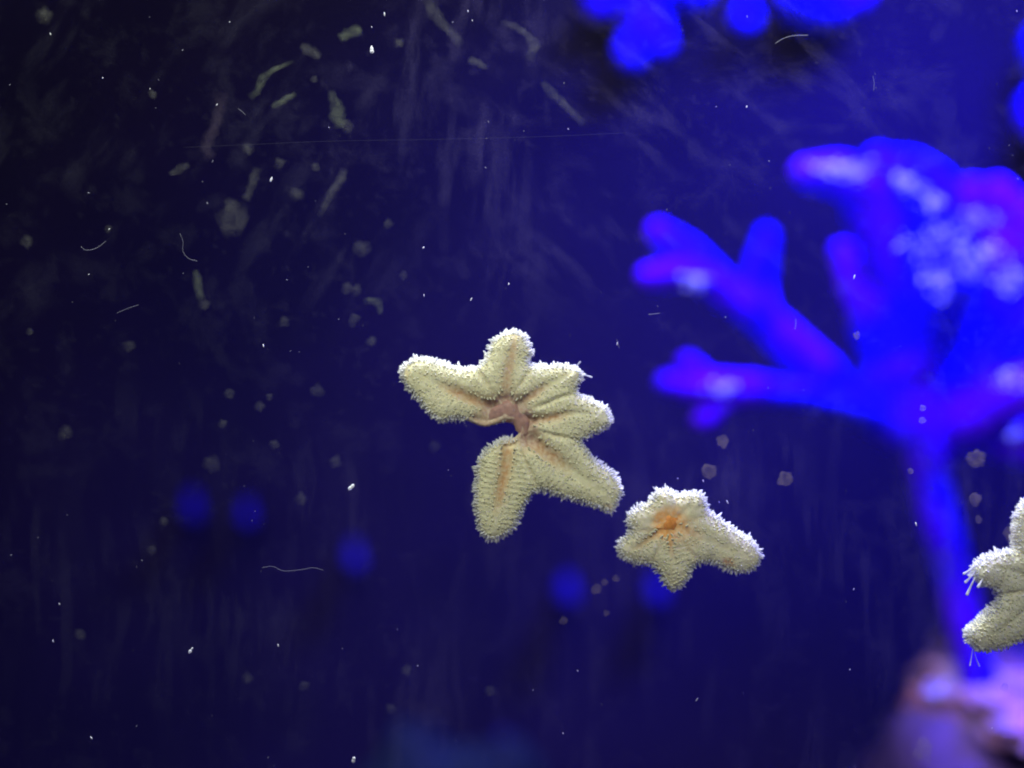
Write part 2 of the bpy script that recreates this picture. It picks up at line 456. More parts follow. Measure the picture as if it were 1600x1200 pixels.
for k, (x, y, d, wx, wy, n) in enumerate([(1315, 264, .165, 44, 13, 70), (1418, 287, .15, 18, 14, 26), (1458, 317, .15, 15, 14, 24), (1465, 440, .135, 18, 22, 34),
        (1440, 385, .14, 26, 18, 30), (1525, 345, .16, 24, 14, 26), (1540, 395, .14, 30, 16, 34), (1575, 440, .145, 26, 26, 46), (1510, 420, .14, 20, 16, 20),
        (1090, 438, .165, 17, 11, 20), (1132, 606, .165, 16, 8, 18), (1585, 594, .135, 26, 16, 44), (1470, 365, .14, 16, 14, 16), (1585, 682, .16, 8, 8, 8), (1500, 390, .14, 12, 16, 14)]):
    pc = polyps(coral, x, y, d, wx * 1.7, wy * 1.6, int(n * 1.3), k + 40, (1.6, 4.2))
    # the painted highlight cluster belongs to the branch it is laid on
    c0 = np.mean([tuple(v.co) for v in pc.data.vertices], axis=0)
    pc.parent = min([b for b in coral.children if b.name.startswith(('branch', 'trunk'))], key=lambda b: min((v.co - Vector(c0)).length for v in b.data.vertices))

M_BUTTON = mat_plain('button_polyp_skin', (0.004, 0.001, 0.10, 1), (0.006, 0.001, 0.15, 1), 40)
def wall_coral(name, label, tips, group=None, mat=None):
    """coral growing forward from the tank's back wall: each tip is (px, py, depth, radius px)"""
    x, y, d, r = tips[0]
    root = P(x, y, Y_WALL) + Vector((0, 0, 0.012))
    e = empty(name, (root.x, Y_WALL, root.z)); tag(e, label, 'coral', group)
    for i, (x, y, d, r) in enumerate(tips):
        k = CAM_D + Y_WALL
        tip = P(x, y, d); R = r * kpx(d)
        start = Vector((root.x, Y_WALL, root.z)); mid = start * 0.5 + tip * 0.5 + Vector((0, 0, 0.004))
        V, F = tube([start, mid, tip], [R * 0.6, R * 0.6, R], 12, 0.3, i + len(name))
        mesh_obj('branch', [np.asarray(v) - np.asarray(e.location) for v in V], F, mat or M_CORAL, e)
    return e

wall_coral('wall_coral', 'blue knobbly coral on the back wall with a drooping lower lobe', [(1000, -30, .425, 52), (935, 0, .425, 26), (1003, 25, .425, 30), (1030, 66, .425, 21), (985, 86, .425, 21), (1080, -20, .425, 34)])
wall_coral('wall_coral', 'single small blue coral knob on the back wall between two larger corals', [(1165, 30, .425, 18)])
wall_coral('wall_coral', 'wide blue coral lobe on the back wall above the branching coral', [(1280, -5, .425, 52), (1240, -10, .425, 30), (1330, -15, .425, 34)])
wall_coral('wall_coral', 'dim blue coral lobes on the back wall beside the branching coral top', [(1640, 180, .425, 46), (1640, 80, .425, 40)])
for x, y, d, r in [(299, 802, .43, 17), (385, 811, .43, 15), (552, 878, .43, 17), (886, 931, .425, 20), (1026, 932, .43, 18), (785, 1178, .43, 14)]:
    e = wall_coral('button_polyp', 'small round blue button polyp on a stalk from the dark back wall', [(x, y, d, r)], 'button polyps on the back wall', M_BUTTON)

lr = rock('dark_rock', (P(700, 1320, 0.36).x, 0.36, P(700, 1300, 0.36).z), (0.07, 0.06, 0.07), M_DROCK, 8, 4, 0.3, Z_FLOOR)  # added rock, stands in for a faint teal glow low in the tank
tag(lr, 'added dark teal rock in place of a faint glow below the two cream starfish', 'rock')

# ---------------------------------------------------------------- starfish
def seg_dist(pts, poly, closed=True):
    """distance of each 2D point to a polyline, plus arc length of the nearest point and side vector"""
    A = np.asarray(poly); B = np.roll(A, -1, axis=0) if closed else A[1:]
    if not closed: A = A[:-1]
    L = np.linalg.norm(B - A, axis=1); cum = np.concatenate([[0], np.cumsum(L)])[:-1]
    best = np.full(len(pts), 1e9); arc = np.zeros(len(pts)); vec = np.zeros((len(pts), 2))
    for a, b, l, c in zip(A, B, L, cum):
        ab = b - a
        t = np.clip(((pts - a) @ ab) / max(l * l, 1e-9), 0, 1)
        q = a + t[:, None] * ab; dv = pts - q
        d = np.hypot(dv[:, 0], dv[:, 1]); m = d < best
        best[m] = d[m]; arc[m] = c + t[m] * l; vec[m] = dv[m]
    return best, arc, vec

def inside(pts, poly):
    x, y = pts[:, 0], pts[:, 1]; r = np.zeros(len(pts), bool)
    n = len(poly)
    for i in range(n):
        x0, y0 = poly[i]; x1, y1 = poly[(i + 1) % n]
        if y0 == y1: continue
        c = ((y0 > y) != (y1 > y)) & (x < (x1 - x0) * (y - y0) / (y1 - y0) + x0)
        r ^= c
    return r

def cones(base, direc, length, rad, sides=5, blunt=0.55):
    """many small blunt spines as one mesh (pixel space x, y, depth)"""
    base = np.asarray(base, float); direc = np.asarray(direc, float)
    direc = direc / np.maximum(np.linalg.norm(direc, axis=1, keepdims=True), 1e-9)
    up = np.tile(np.array([[0.31, 0.2, 0.93]]), (len(base), 1))
    a = np.cross(direc, up); a /= np.maximum(np.linalg.norm(a, axis=1, keepdims=True), 1e-9)
    b = np.cross(direc, a)
    V = []; per = sides * 2 + 1
    ang = [2 * math.pi * k / sides for k in range(sides)]
    L = np.asarray(length)[:, None]; R = np.asarray(rad)[:, None]
    for t in ang: V.append(base + (a * math.cos(t) + b * math.sin(t)) * R)
    for t in ang: V.append(base + direc * L * 0.72 + (a * math.cos(t) + b * math.sin(t)) * R * blunt)
    V.append(base + direc * L)
    V = np.stack(V, axis=1).reshape(-1, 3)
    F = []
    for i in range(len(base)):
        o = i * per
        for k in range(sides):
            k1 = (k + 1) % sides
            F.append((o + k, o + k1, o + sides + k1, o + sides + k))
            F.append((o + sides + k, o + sides + k1, o + 2 * sides))
    return V, F

def starfish(name, label, outline, arms, mouth=None, cream=(0.70, 0.66, 0.42), step=2.2, mouth_mesh=None, patches=(), pap=1.0, feet=(), seed=1, valley=4.0):
    """outline, arms in photo pixels; arms: dict(axis, width, groove depth, fade, groove colour, rib)"""
    rg = np.random.default_rng(seed)
    ol = catmull(outline, 6, True)
    # small unevenness of the margin
    nrm = np.roll(ol, -1, 0) - np.roll(ol, 1, 0); nrm = np.column_stack([nrm[:, 1], -nrm[:, 0]]); nrm /= np.maximum(np.linalg.norm(nrm, axis=1, keepdims=True), 1e-6)
    area = np.sum(ol[:, 0] * np.roll(ol[:, 1], -1) - np.roll(ol[:, 0], -1) * ol[:, 1])
    if area < 0: nrm = -nrm
    ol = ol - nrm * (3.2 + rg.uniform(-0.6, 0.6, len(ol)))[:, None]      # body edge lies inside the spine fringe
    seg = np.linalg.norm(np.roll(ol, -1, 0) - ol, axis=1); keep = seg > 0.5
    ol = ol[keep]; nrm = nrm[keep]
    x0, y0 = ol.min(0); x1, y1 = ol.max(0)
    gx, gy = np.meshgrid(np.arange(x0, x1, step), np.arange(y0, y1, step * 0.87))
    gx = gx + (np.arange(gx.shape[0]) % 2)[:, None] * step * 0.5
    g = np.column_stack([gx.ravel(), gy.ravel()])
    ins = inside(g, ol); g = g[ins]
    d, _, _ = seg_dist(g, ol); g = g[d > step * 0.6]
    pts = np.vstack([ol, g]); nb = len(ol)
    res = delaunay_2d_cdt([Vector(p) for p in pts], [(i, (i + 1) % nb) for i in range(nb)], [], 1, 1e-4)
    pv = np.array([tuple(v) for v in res[0]]); tris = res[2]
    axes = [catmull(a['axis'], 5) for a in arms]

    def fields(q):
        u, _, _ = seg_dist(q, ol)
        D = []; AR = []; VE = []
        for ax in axes:
            dd, arc, ve = seg_dist(q, ax, False); D.append(dd); AR.append(arc); VE.append(ve)
        D = np.array(D); AR = np.array(AR); VE = np.array(VE)
        o = np.argsort(D, axis=0); i1 = o[0]; r = np.arange(len(q))
        a1 = D[i1, r]; s1 = AR[i1, r]; v1 = VE[i1, r]
        a2 = D[o[1], r] if len(axes) > 1 else a1 + 99
        return u, i1, a1, s1, v1, a2
    LEN = np.array([np.sum(np.linalg.norm(np.diff(ax, axis=0), axis=1)) for ax in axes])
    WG = np.array([a.get('w', 10) for a in arms], float); GD = np.array([a.get('depth', 9) for a in arms], float)
    FADE = np.array([a.get('fade', 0.6) for a in arms]); RIB = np.array([a.get('rib', 1.0) for a in arms])
    GC = np.array([a.get('col', (0.44, 0.24, 0.11)) for a in arms])

    def front(q, F=None):
        u, i1, a1, s1, v1, a2 = F or fields(q)
        t = np.clip(u / 24, 0, 1)
        f = 4 + 13 * (1 - np.sqrt(np.maximum(1 - (1 - t) ** 2, 0)))
        sn = s1 / LEN[i1]
        w = WG[i1] * (1 - 0.5 * sn)
        gr = np.exp(-(a1 / w) ** 2) * np.clip(1.05 - 1.25 * sn, 0, 1) * np.clip(u / 10, 0, 1)
        f = f + GD[i1] * gr
        f = f + valley * np.exp(-((a2 - a1) / 7) ** 2) * np.clip(u / 14, 0, 1) * np.clip(s1 / 25, 0, 1)
        rib = 0.5 * np.sin(2 * math.pi * s1 / 8.2 + 0.05 * a1) * np.clip((a1 - w) / 5, 0, 1) * np.clip(u / 8, 0, 1)
        f = f - 0.9 * rib * RIB[i1]
        if mouth is not None:
            dm, _, _ = seg_dist(q, np.asarray(mouth['line']), False)
            f = f + mouth['depth'] * np.exp(-(dm / mouth['r']) ** 2) * np.clip(u / 9, 0, 1)
        f = np.where(u < 16, np.minimum(f, 16.6), f)
        return f
    Fd = fields(pv)
    u, i1, a1, s1, v1, a2 = Fd
    fr = front(pv, Fd)
    fr += 0.8 * np.array([noise.noise(Vector((p[0] * 0.11, p[1] * 0.11, seed))) for p in pv]) * np.clip(u / 8, 0, 1)
    tb = np.clip(u / 50, 0, 1)
    bk = 17 + 40 * np.sqrt(1 - (1 - tb) ** 2)
    edge = u < 1e-3
    fr[edge] = 17; bk[edge] = 17
    # pigment
    colr = np.tile(np.array(cream), (len(pv), 1))
    sn = s1 / LEN[i1]; w = WG[i1] * (1 - 0.4 * sn)
    k = np.exp(-(a1 / (w * 0.95)) ** 2) * np.clip((FADE[i1] - sn) / 0.25, 0, 1)
    colr = colr * (1 - k[:, None]) + GC[i1] * k[:, None]
    k = np.exp(-((a2 - a1) / 6) ** 2) * np.clip(1 - s1 / 70, 0, 1) * 0.45
    colr = colr * (1 - k[:, None]) + np.array((0.50, 0.34, 0.20)) * k[:, None]
    if mouth is not None:
        dm, _, _ = seg_dist(pv, np.asarray(mouth['line']), False)
        k = np.clip(np.exp(-(dm / (mouth['r'] * 1.0)) ** 4) * mouth.get('k', 1), 0, 1)
        colr = colr * (1 - k[:, None]) + np.array(mouth['col']) * k[:, None]
    for (x, y, r, c, s_) in patches:
        dd = np.hypot(pv[:, 0] - x, pv[:, 1] - y) / r
        nz = np.array([noise.noise(Vector((p[0] * 0.09, p[1] * 0.09, 4.2))) for p in pv])
        k = np.clip(np.exp(-np.maximum(dd + 0.35 * nz, 0) ** 3) * s_, 0, 1)
        colr = colr * (1 - k[:, None]) + np.array(c) * k[:, None]

    cpx = np.array([np.mean(pv[:, 0]), np.mean(pv[:, 1])])
    Y0 = 0.0016
    loc = np.array([(cpx[0] - 800) * S, Y0, (600 - cpx[1]) * S])
    root = empty(name, loc); tag(root, label, 'starfish', 'cream starfish clinging to the glass')
    def W(v3):   # pixel x, y, depth px -> local metres
        v3 = np.asarray(v3, float)
        return np.column_stack([(v3[:, 0] - 800) * S - loc[0], v3[:, 2] * S, (600 - v3[:, 1]) * S - loc[2]])
    n = len(pv)
    bidx = {}
    V = [np.column_stack([pv, fr])]; extra = []; remap = np.zeros(n, int)
    for i in range(n):
        if edge[i]: remap[i] = i
        else: remap[i] = n + len(extra); extra.append((pv[i, 0], pv[i, 1], bk[i]))
    Vall = np.vstack([V[0], np.array(extra)])
    call = np.vstack([colr, np.tile(np.array(cream), (len(extra), 1))])
    faces = []
    for t in tris:
        a, b, c = t[:3]
        faces.append((a, b, c)); faces.append((remap[c], remap[b], remap[a]))
    body = mesh_obj('body', W(Vall), faces, M_STAR, root, attrs={'pigment': ('FLOAT_COLOR', np.column_stack([call, np.ones(len(call))]))})

    # ---- white spines fringing the margin
    per = []; cum = 0
    L = np.linalg.norm(np.roll(ol, -1, 0) - ol, axis=1)
    B, D, LN, RD = [], [], [], []
    for row, (gap, inset, dep, l0) in enumerate([(4.2, 1.0, 17, 7.0), (4.4, 2.0, 13, 6.2), (4.4, 2.0, 23, 7.0), (4.5, 5.5, 10, 5.0), (5.0, 6, 32, 6.0)]):
        nxt = rg.uniform(0, gap); cum = 0
        for i in range(len(ol)):
            while nxt < cum + L[i]:
                t = (nxt - cum) / L[i]
                p = ol[i] * (1 - t) + ol[(i + 1) % len(ol)] * t; nn = nrm[i] * (1 - t) + nrm[(i + 1) % len(ol)] * t
                p = p - nn * inset
                # clumps: neighbouring spines lean together
                lean = 0.9 * noise.noise(Vector((p[0] * 0.12, p[1] * 0.12, row * 3.1 + seed))) + rg.normal(0, 0.22)
                tng = np.array([-nn[1], nn[0]])
                dz = (dep - 17) / 14.0 * 0.8 + rg.normal(0, 0.15)
                v = nn + tng * lean
                size = 0.62 + 0.8 * (noise.noise(Vector((p[0] * 0.17, p[1] * 0.17, 9 + seed))) + 0.5)
                if mouth is not None: size *= 0.3 + 0.7 * sst(seg_dist(p[None, :], np.asarray(mouth['line']), False)[0][0], mouth['r'] * 0.9, mouth['r'] * 1.6)
                if size < 0.42: nxt += gap; continue
                B.append((p[0], p[1], max(dep, 6.5))); D.append((v[0], v[1], dz)); LN.append(l0 * size * rg.uniform(0.7, 1.25)); RD.append(rg.uniform(1.4, 2.3))
                nxt += gap * rg.uniform(0.7, 1.3)
            cum += L[i]
    v, f = cones(B, D, LN, RD, 5, 0.72)
    v[:, 2] = np.maximum(v[:, 2], -3.0)
    sp = mesh_obj('marginal_spines', W(v), f, M_SPINE, root); sp['kind'] = 'stuff'

    # ---- papillae in cross rows on either side of each groove, longer ones bending over the groove
    B, D, LN, RD = [], [], [], []
    for ai, ax in enumerate(axes):
        ln = LEN[ai]; wg = WG[ai]
        s = 4.0
        cl = np.concatenate([[0], np.cumsum(np.linalg.norm(np.diff(ax, axis=0), axis=1))])
        while s < ln:
            px = np.interp(s, cl, ax[:, 0]); py = np.interp(s, cl, ax[:, 1])
            qx = np.interp(s + 2, cl, ax[:, 0]) - np.interp(s - 2, cl, ax[:, 0]); qy = np.interp(s + 2, cl, ax[:, 1]) - np.interp(s - 2, cl, ax[:, 1])
            q = np.array([qx, qy]); q /= max(np.linalg.norm(q), 1e-6); nn = np.array([-q[1], q[0]])
            ww = wg * (1 - 0.5 * s / ln)
            for side in (-1, 1):
                a = ww * 0.95; j = 0
                while a < 75:
                    jit = rg.normal(0, 1.5, 2)
                    B.append((px + nn[0] * side * a + jit[0], py + nn[1] * side * a + jit[1], ai, a, j, s, side))
                    a += rg.uniform(4.2, 5.6); j += 1
            s += 5.0 if RIB[ai] < 0.8 else 6.4
    q = np.array(B); xy = q[:, :2]
    ok = inside(xy, ol); q = q[ok]; xy = q[:, :2]
    Fq = fields(xy); uq, iq, aq, sq, vq, a2q = Fq
    ok = (iq == q[:, 2].astype(int)) & (uq > 3) & (rg.random(len(q)) < 0.85) & ((RIB[iq] > 0.3) | (uq < 14))
    if mouth is not None:
        dm, _, _ = seg_dist(xy, np.asarray(mouth['line']), False); ok &= dm > mouth['r'] * 0.8
    q = q[ok]; xy = xy[ok]; Fq = tuple(z[ok] for z in Fq); uq, iq, aq, sq, vq, a2q = Fq
    fz = front(xy, Fq)
    lat = vq / np.maximum(np.linalg.norm(vq, axis=1, keepdims=True), 1e-6)
    inner = q[:, 4] == 0
    rootness = np.clip(1 - sq / 26, 0, 1)
    out = np.clip(1 - uq / 22, 0, 1)
    dirs = np.column_stack([lat * (0.25 + 0.9 * out)[:, None], -np.ones(len(q)) * (0.9 - 0.3 * out)])
    dirs[inner, :2] = -lat[inner] * 0.75
    axd = np.array([axes[i][min(3, len(axes[i]) - 1)] - axes[i][0] for i in iq]); axd /= np.linalg.norm(axd, axis=1, keepdims=True)
    dirs[:, :2] -= axd * (rootness * 1.6)[:, None] * inner[:, None]
    dirs += rg.normal(0, 0.16, dirs.shape)
    rib = RIB[iq]
    ln = (1.7 + 2.4 * out + 1.4 * inner + 6.5 * rootness * inner) * rg.uniform(0.75, 1.25, len(q)) * pap * (0.55 + 0.45 * rib)
    rad = rg.uniform(1.7, 2.5, len(q))
    v, f = cones(np.column_stack([xy, fz + 0.8]), dirs, ln, rad, 6, 0.66)
    v[:, 2] = np.maximum(v[:, 2], -4.5)
    pp = mesh_obj('groove_papillae', W(v), f, M_PAP, root); pp['kind'] = 'stuff'

    # ---- exposed soft tissue at the mouth
    if mouth_mesh:
        m = catmull(mouth_mesh['line'], 5); fz = front(m)
        rr_ = np.interp(np.linspace(0, 1, len(m)), np.linspace(0, 1, len(mouth_mesh['r'])), mouth_mesh['r'])
        V3 = W(np.column_stack([m, fz + rr_ * mouth_mesh.get('sink', 0.55)]))
        v, f = tube(V3, rr_ * S, 14, 0.25, seed, 2)
        v = np.array(v); yc = V3[:, 1].mean(); v[:, 1] = yc + (v[:, 1] - yc) * 0.4
        mesh_obj(mouth_mesh['name'], v, f, mouth_mesh['mat'], root)
    for (pts, r) in feet:
        P3 = W(np.array([(x, y, z) for x, y, z in pts]))
        rad = np.array([r] * len(pts)) * S; rad[-1] *= 1.9
        v, f = tube(P3, rad, 8, 0, 0, 4)
        mesh_obj('tube_foot', v, f, M_FOOT, root)
    return root

Z1 = lambda L: [(590 + x / 3.157, 490 + y / 3.157) for x, y in L]
Z2 = lambda L: [(940 + x / 5.714, 740 + y / 5.714) for x, y in L]
Z3 = lambda L: [(1400 + x / 2.857, 780 + y / 2.857) for x, y in L]

star1_outline = Z1([(97, 285), (115, 250), (150, 222), (200, 208), (260, 214), (310, 231), (370, 250), (430, 260), (480, 256), (510, 232), (530, 198), (545, 158), (565, 122),
    (600, 92), (640, 76), (690, 76), (730, 97), (750, 130), (764, 165), (774, 188), (758, 215), (752, 243), (790, 247), (850, 246), (910, 244), (970, 254), (1014, 272), (1020, 310),
    (1008, 345), (994, 375), (1004, 397), (1050, 410), (1100, 436), (1142, 466), (1165, 510), (1165, 548), (1132, 575), (1090, 595), (1042, 618), (1014, 636), (1034, 665), (1064, 708),
    (1112, 741), (1162, 776), (1198, 818), (1220, 860), (1219, 902), (1194, 952), (1170, 998), (1130, 989), (1070, 965), (1000, 945), (930, 925), (870, 905), (820, 889), (787, 889),
    (764, 914), (734, 954), (714, 1003), (694, 1048), (664, 1089), (622, 1120), (570, 1136), (528, 1125), (496, 1083), (481, 1032), (471, 970), (468, 900), (474, 830), (476, 770),
    (486, 728), (516, 687), (556, 652), (588, 627), (625, 617), (660, 612), (684, 594), (696, 575), (690, 557), (670, 544), (640, 540), (610, 549), (580, 560), (545, 570), (505, 567),
    (470, 555), (430, 540), (390, 530), (350, 533), (310, 545), (278, 529), (237, 494), (197, 444), (157, 399), (127, 363), (103, 322)])
BR = (0.46, 0.25, 0.12)
star1_arms = [
    dict(axis=Z1([(570, 462), (500, 438), (400, 395), (300, 350), (180, 300), (115, 288)]), w=13, depth=9, fade=0.65, col=BR, rib=0.5),
    dict(axis=Z1([(633, 420), (635, 350), (650, 250), (670, 170), (680, 100)]), w=12, depth=6, fade=1.05, col=(0.55, 0.38, 0.23), rib=0.35),
    dict(axis=Z1([(705, 440), (780, 392), (880, 332), (1005, 280)]), w=10, depth=7, fade=0.55, col=(0.50, 0.32, 0.18), rib=0.5),
    dict(axis=Z1([(745, 530), (850, 518), (970, 492), (1150, 505)]), w=9, depth=9, fade=0.6, col=BR, rib=0.9),
    dict(axis=Z1([(770, 640), (870, 712), (980, 795), (1100, 875), (1180, 950)]), w=15, depth=9, fade=0.5, col=BR, rib=0.7),
    dict(axis=Z1([(645, 640), (635, 740), (615, 850), (592, 960), (562, 1110)]), w=13, depth=8, fade=0.8, col=(0.56, 0.32, 0.14), rib=1.1)]
starfish('starfish', 'large cream starfish with six splayed arms and a pinkish notched mouth', star1_outline, star1_arms,
    mouth=dict(line=Z1([(500, 545), (560, 500), (600, 455), (650, 450), (700, 490), (730, 550), (745, 610)]), r=19, depth=9, col=(0.42, 0.25, 0.20), k=0.95),
    mouth_mesh=dict(name='mouth_membrane', line=Z1([(525, 540), (585, 502), (640, 488), (690, 515), (717, 565), (730, 615)]), r=[3, 14, 17, 15, 12, 4], mat=M_MOUTH, sink=0.32),
    patches=[(763, 660, 15, (0.46, 0.30, 0.21), 1.0), (790, 654, 14, (0.43, 0.27, 0.22), 1.0), (744, 656, 11, (0.50, 0.34, 0.22), 0.8), Z1([(655, 655)])[0] + (6, (1.0, 0.82, 0.5), 0.9), Z1([(128, 300)])[0] + (9, (0.70, 0.52, 0.25), 0.6), Z1([(680, 110)])[0] + (8, (0.72, 0.55, 0.30), 0.5),
             Z1([(1140, 970)])[0] + (9, (0.72, 0.50, 0.36), 0.7)],
    feet=[(Z1([(985, 258)])[0] + (16,), Z1([(1003, 238)])[0] + (14,)) and ([Z1([(980, 265)])[0] + (18,), Z1([(992, 250)])[0] + (16,), Z1([(1004, 237)])[0] + (12,)], 0.7),
          ([Z1([(1010, 298)])[0] + (18,), Z1([(1035, 304)])[0] + (15,), Z1([(1060, 313)])[0] + (10,)], 0.8)], seed=1)

star2_outline = Z2([(145, 690), (170, 637), (210, 587), (245, 540), (258, 510), (234, 460), (239, 398), (276, 345), (328, 313), (388, 284), (437, 254), (470, 220), (490, 175), (528, 149),
    (590, 143), (643, 158), (683, 187), (720, 187), (770, 172), (840, 170), (904, 178), (951, 216), (972, 268), (978, 328), (1015, 363), (1064, 393), (1124, 433), (1194, 483), (1264, 533),
    (1334, 583), (1405, 634), (1447, 687), (1477, 760), (1447, 833), (1403, 886), (1332, 922), (1250, 922), (1168, 902), (1088, 867), (1018, 837), (960, 832), (893, 842), (846, 874),
    (822, 923), (796, 985), (754, 1037), (702, 1067), (638, 1077), (594, 1045), (564, 993), (539, 943), (504, 893), (476, 857), (430, 852), (360, 847), (288, 832), (226, 806), (174, 764)])
OR = (0.62, 0.34, 0.14)
star2_arms = [
    dict(axis=Z2([(600, 400), (575, 300), (560, 175)]), w=5, depth=2, fade=0.2, col=OR, rib=0.25),
    dict(axis=Z2([(680, 410), (790, 310), (900, 210)]), w=5, depth=2, fade=0.1, col=OR, rib=0.25),
    dict(axis=Z2([(700, 500), (900, 570), (1150, 690), (1440, 800)]), w=10, depth=2, fade=0.32, col=(0.66, 0.44, 0.24), rib=0.4),
    dict(axis=Z2([(620, 560), (640, 720), (670, 880), (670, 1050)]), w=6, depth=2, fade=0.45, col=OR, rib=0.7),
    dict(axis=Z2([(520, 540), (420, 610), (300, 680), (170, 710)]), w=8, depth=5, fade=0.75, col=(0.58, 0.40, 0.20), rib=0.7),
    dict(axis=Z2([(520, 460), (400, 430), (260, 410)]), w=5, depth=2, fade=0.1, col=OR, rib=0.25)]
starfish('starfish', 'small cream starfish with an orange mouth and one long arm', star2_outline, star2_arms, cream=(0.74, 0.68, 0.46),
    mouth=dict(line=Z2([(570, 440), (640, 440), (600, 500)]), r=18, depth=2, col=(0.92, 0.42, 0.10), k=1.0),
    mouth_mesh=dict(name='mouth_membrane', line=Z2([(545, 440), (585, 460), (640, 445), (690, 425)]), r=[1, 12, 13, 6], mat=M_ORANGE, sink=0.26),
    valley=1.6, patches=[Z2([(640, 470)])[0] + (25, (0.90, 0.46, 0.14), 0.9), Z2([(1150, 815)])[0] + (10, (0.62, 0.34, 0.18), 0.9), Z2([(780, 560)])[0] + (22, (0.72, 0.46, 0.26), 0.5),
             Z2([(665, 960)])[0] + (15, (0.56, 0.44, 0.34), 0.5), Z2([(1030, 380)])[0] + (5, (0.72, 0.40, 0.26), 0.7), Z2([(1158, 628)])[0] + (1.8, (0.2, 0.16, 0.12), 0.9)], seed=2)

star3_outline = Z3([(571, 664), (540, 676), (480, 695), (410, 700), (362, 670), (340, 632), (350, 598), (397, 550), (446, 510), (476, 478), (491, 447), (486, 429), (468, 417), (430, 401),
    (391, 385), (369, 351), (380, 307), (417, 274), (468, 249), (520, 235), (556, 233), (556, 180), (563, 100), (585, 40), (630, 0), (690, 10), (725, 60), (745, 150), (775, 230), (830, 260)]) + \
    [(1740, 858), (1775, 868), (1782, 896), (1752, 926), (1706, 946), (1694, 980), (1706, 1040), (1697, 1076), (1672, 1082), (1646, 1052), (1628, 1016), (1612, 1008)]
star3_arms = [
    dict(axis=[(1630, 912), (1595, 897), (1565, 890), (1535, 898)], w=6, depth=4, fade=0.3, col=(0.62, 0.50, 0.32), rib=0.5),
    dict(axis=[(1632, 935), (1600, 965), (1565, 990), (1526, 1010)], w=6, depth=3, fade=0.2, col=(0.62, 0.50, 0.32), rib=0.7),
    dict(axis=[(1645, 900), (1640, 860), (1632, 790)], w=8, depth=5, fade=0.4, col=BR, rib=0.6),
    dict(axis=[(1665, 912), (1710, 895), (1772, 882)], w=8, depth=5, fade=0.4, col=BR, rib=0.6),
    dict(axis=[(1655, 945), (1665, 1000), (1682, 1072)], w=8, depth=5, fade=0.4, col=BR, rib=0.6)]
starfish('starfish', 'pale cream starfish in front of the pink rock, tube feet reaching out', star3_outline, star3_arms, cream=(0.76, 0.73, 0.54),
    mouth=dict(line=[(1640, 915), (1655, 925)], r=11, depth=6, col=(0.60, 0.34, 0.18), k=0.8),
    feet=[([(1537, 902, 14), (1527, 914, 8), (1517, 931, 4)], 1.3), ([(1535, 895, 12), (1526, 903, 8), (1515, 912, 5)], 1.2), ([(1534, 886, 12), (1524, 893, 8), (1513, 899, 6)], 1.1),
          ([(1548, 902, 14), (1541, 910, 6), (1534, 919, 3)], 1.3), ([(1532, 1022, 18), (1529, 1036, 16), (1526, 1046, 14)], 0.6), ([(1534, 1024, 18), (1537, 1036, 16), (1541, 1047, 14)], 0.6)], seed=3)

# ---------------------------------------------------------------- algae spots and smears on the inner face of the glass
def blob(name, px, py, rx, ry, ang, mat, label, group, seed, hard=0.3):
    nseg, rings = 28, 6
    V = [(0, 0, 0)]; A = [1.0]; F = []
    ca, sa = math.cos(ang), math.sin(ang)
    for r in range(1, rings + 1):
        t = r / rings
        for k in range(nseg):
            th = 2 * math.pi * k / nseg
            w = 1 + 0.38 * noise.noise(Vector((math.cos(th) * 1.3, math.sin(th) * 1.3, seed * 2.7))) + 0.16 * noise.noise(Vector((math.cos(th) * 4, math.sin(th) * 4, seed)))
            x, y = math.cos(th) * rx * t * w, math.sin(th) * ry * t * w
            V.append(((x * ca - y * sa) * S, 0.0, (x * sa + y * ca) * S))
            A.append(min(1, max(0, (1 - t) / (1 - hard))))
    for k in range(nseg): F.append((0, 1 + k, 1 + (k + 1) % nseg))
    for r in range(rings - 1):
        for k in range(nseg):
            a = 1 + r * nseg + k; b = 1 + r * nseg + (k + 1) % nseg
            F.append((a, a + nseg, b + nseg, b))
    V = [(x, 0.0004 * a, z) for (x, _, z), a in zip(V, A)]
    o = mesh_obj(name, V, F, mat, None, attrs={'cover': ('FLOAT', A)})
    o.location = P(px, py, 0.0); o.location.y = 0.0005
    tag(o, label, 'algae', group); return o

SPOT_L = 'roundish dull grey-green algae spot on the dark glass'
spots = [(68, 22, 13), (238, 146, 7), (490, 123, 6), (387, 232, 10), (436, 255, 9), (464, 303, 12), (492, 260, 7), (565, 388, 14), (541, 450, 9), (557, 453, 9), (580, 533, 9), (605, 350, 8),
    (360, 320, 12), (623, 66, 8), (542, 195, 10), (168, 357, 6), (45, 518, 6), (40, 378, 10), (201, 540, 9), (318, 476, 9), (443, 503, 8), (630, 430, 7), (358, 615, 9), (100, 676, 12), (330, 725, 14),
    (347, 662, 7), (428, 695, 8), (494, 610, 11), (524, 722, 10), (679, 697, 10), (470, 780, 10), (256, 815, 8), (237, 860, 8), (124, 992, 9), (386, 1060, 9), (475, 1072, 9), (635, 1048, 9),
    (766, 1081, 9), (610, 1108, 9), (420, 620, 6), (405, 635, 8)]
for i, (x, y, r) in enumerate(spots):
    blob('algae_spot', x, y, r * 1.15, r * 1.15, i * 0.7, M_ALGAE, SPOT_L, 'grey-green algae spots', i + 1)
spots_b = [(1130, 690, 10), (1108, 737, 12), (1229, 749, 12), (1527, 717, 15), (1524, 780, 10), (1530, 812, 6), (1582, 834, 13), (1443, 638, 5), (1443, 657, 6), (1424, 737, 5), (1340, 524, 6),
    (1445, 1174, 16), (932, 921, 9), (945, 910, 6), (963, 904, 6), (880, 970, 7), (948, 958, 5), (1572, 1075, 7)]
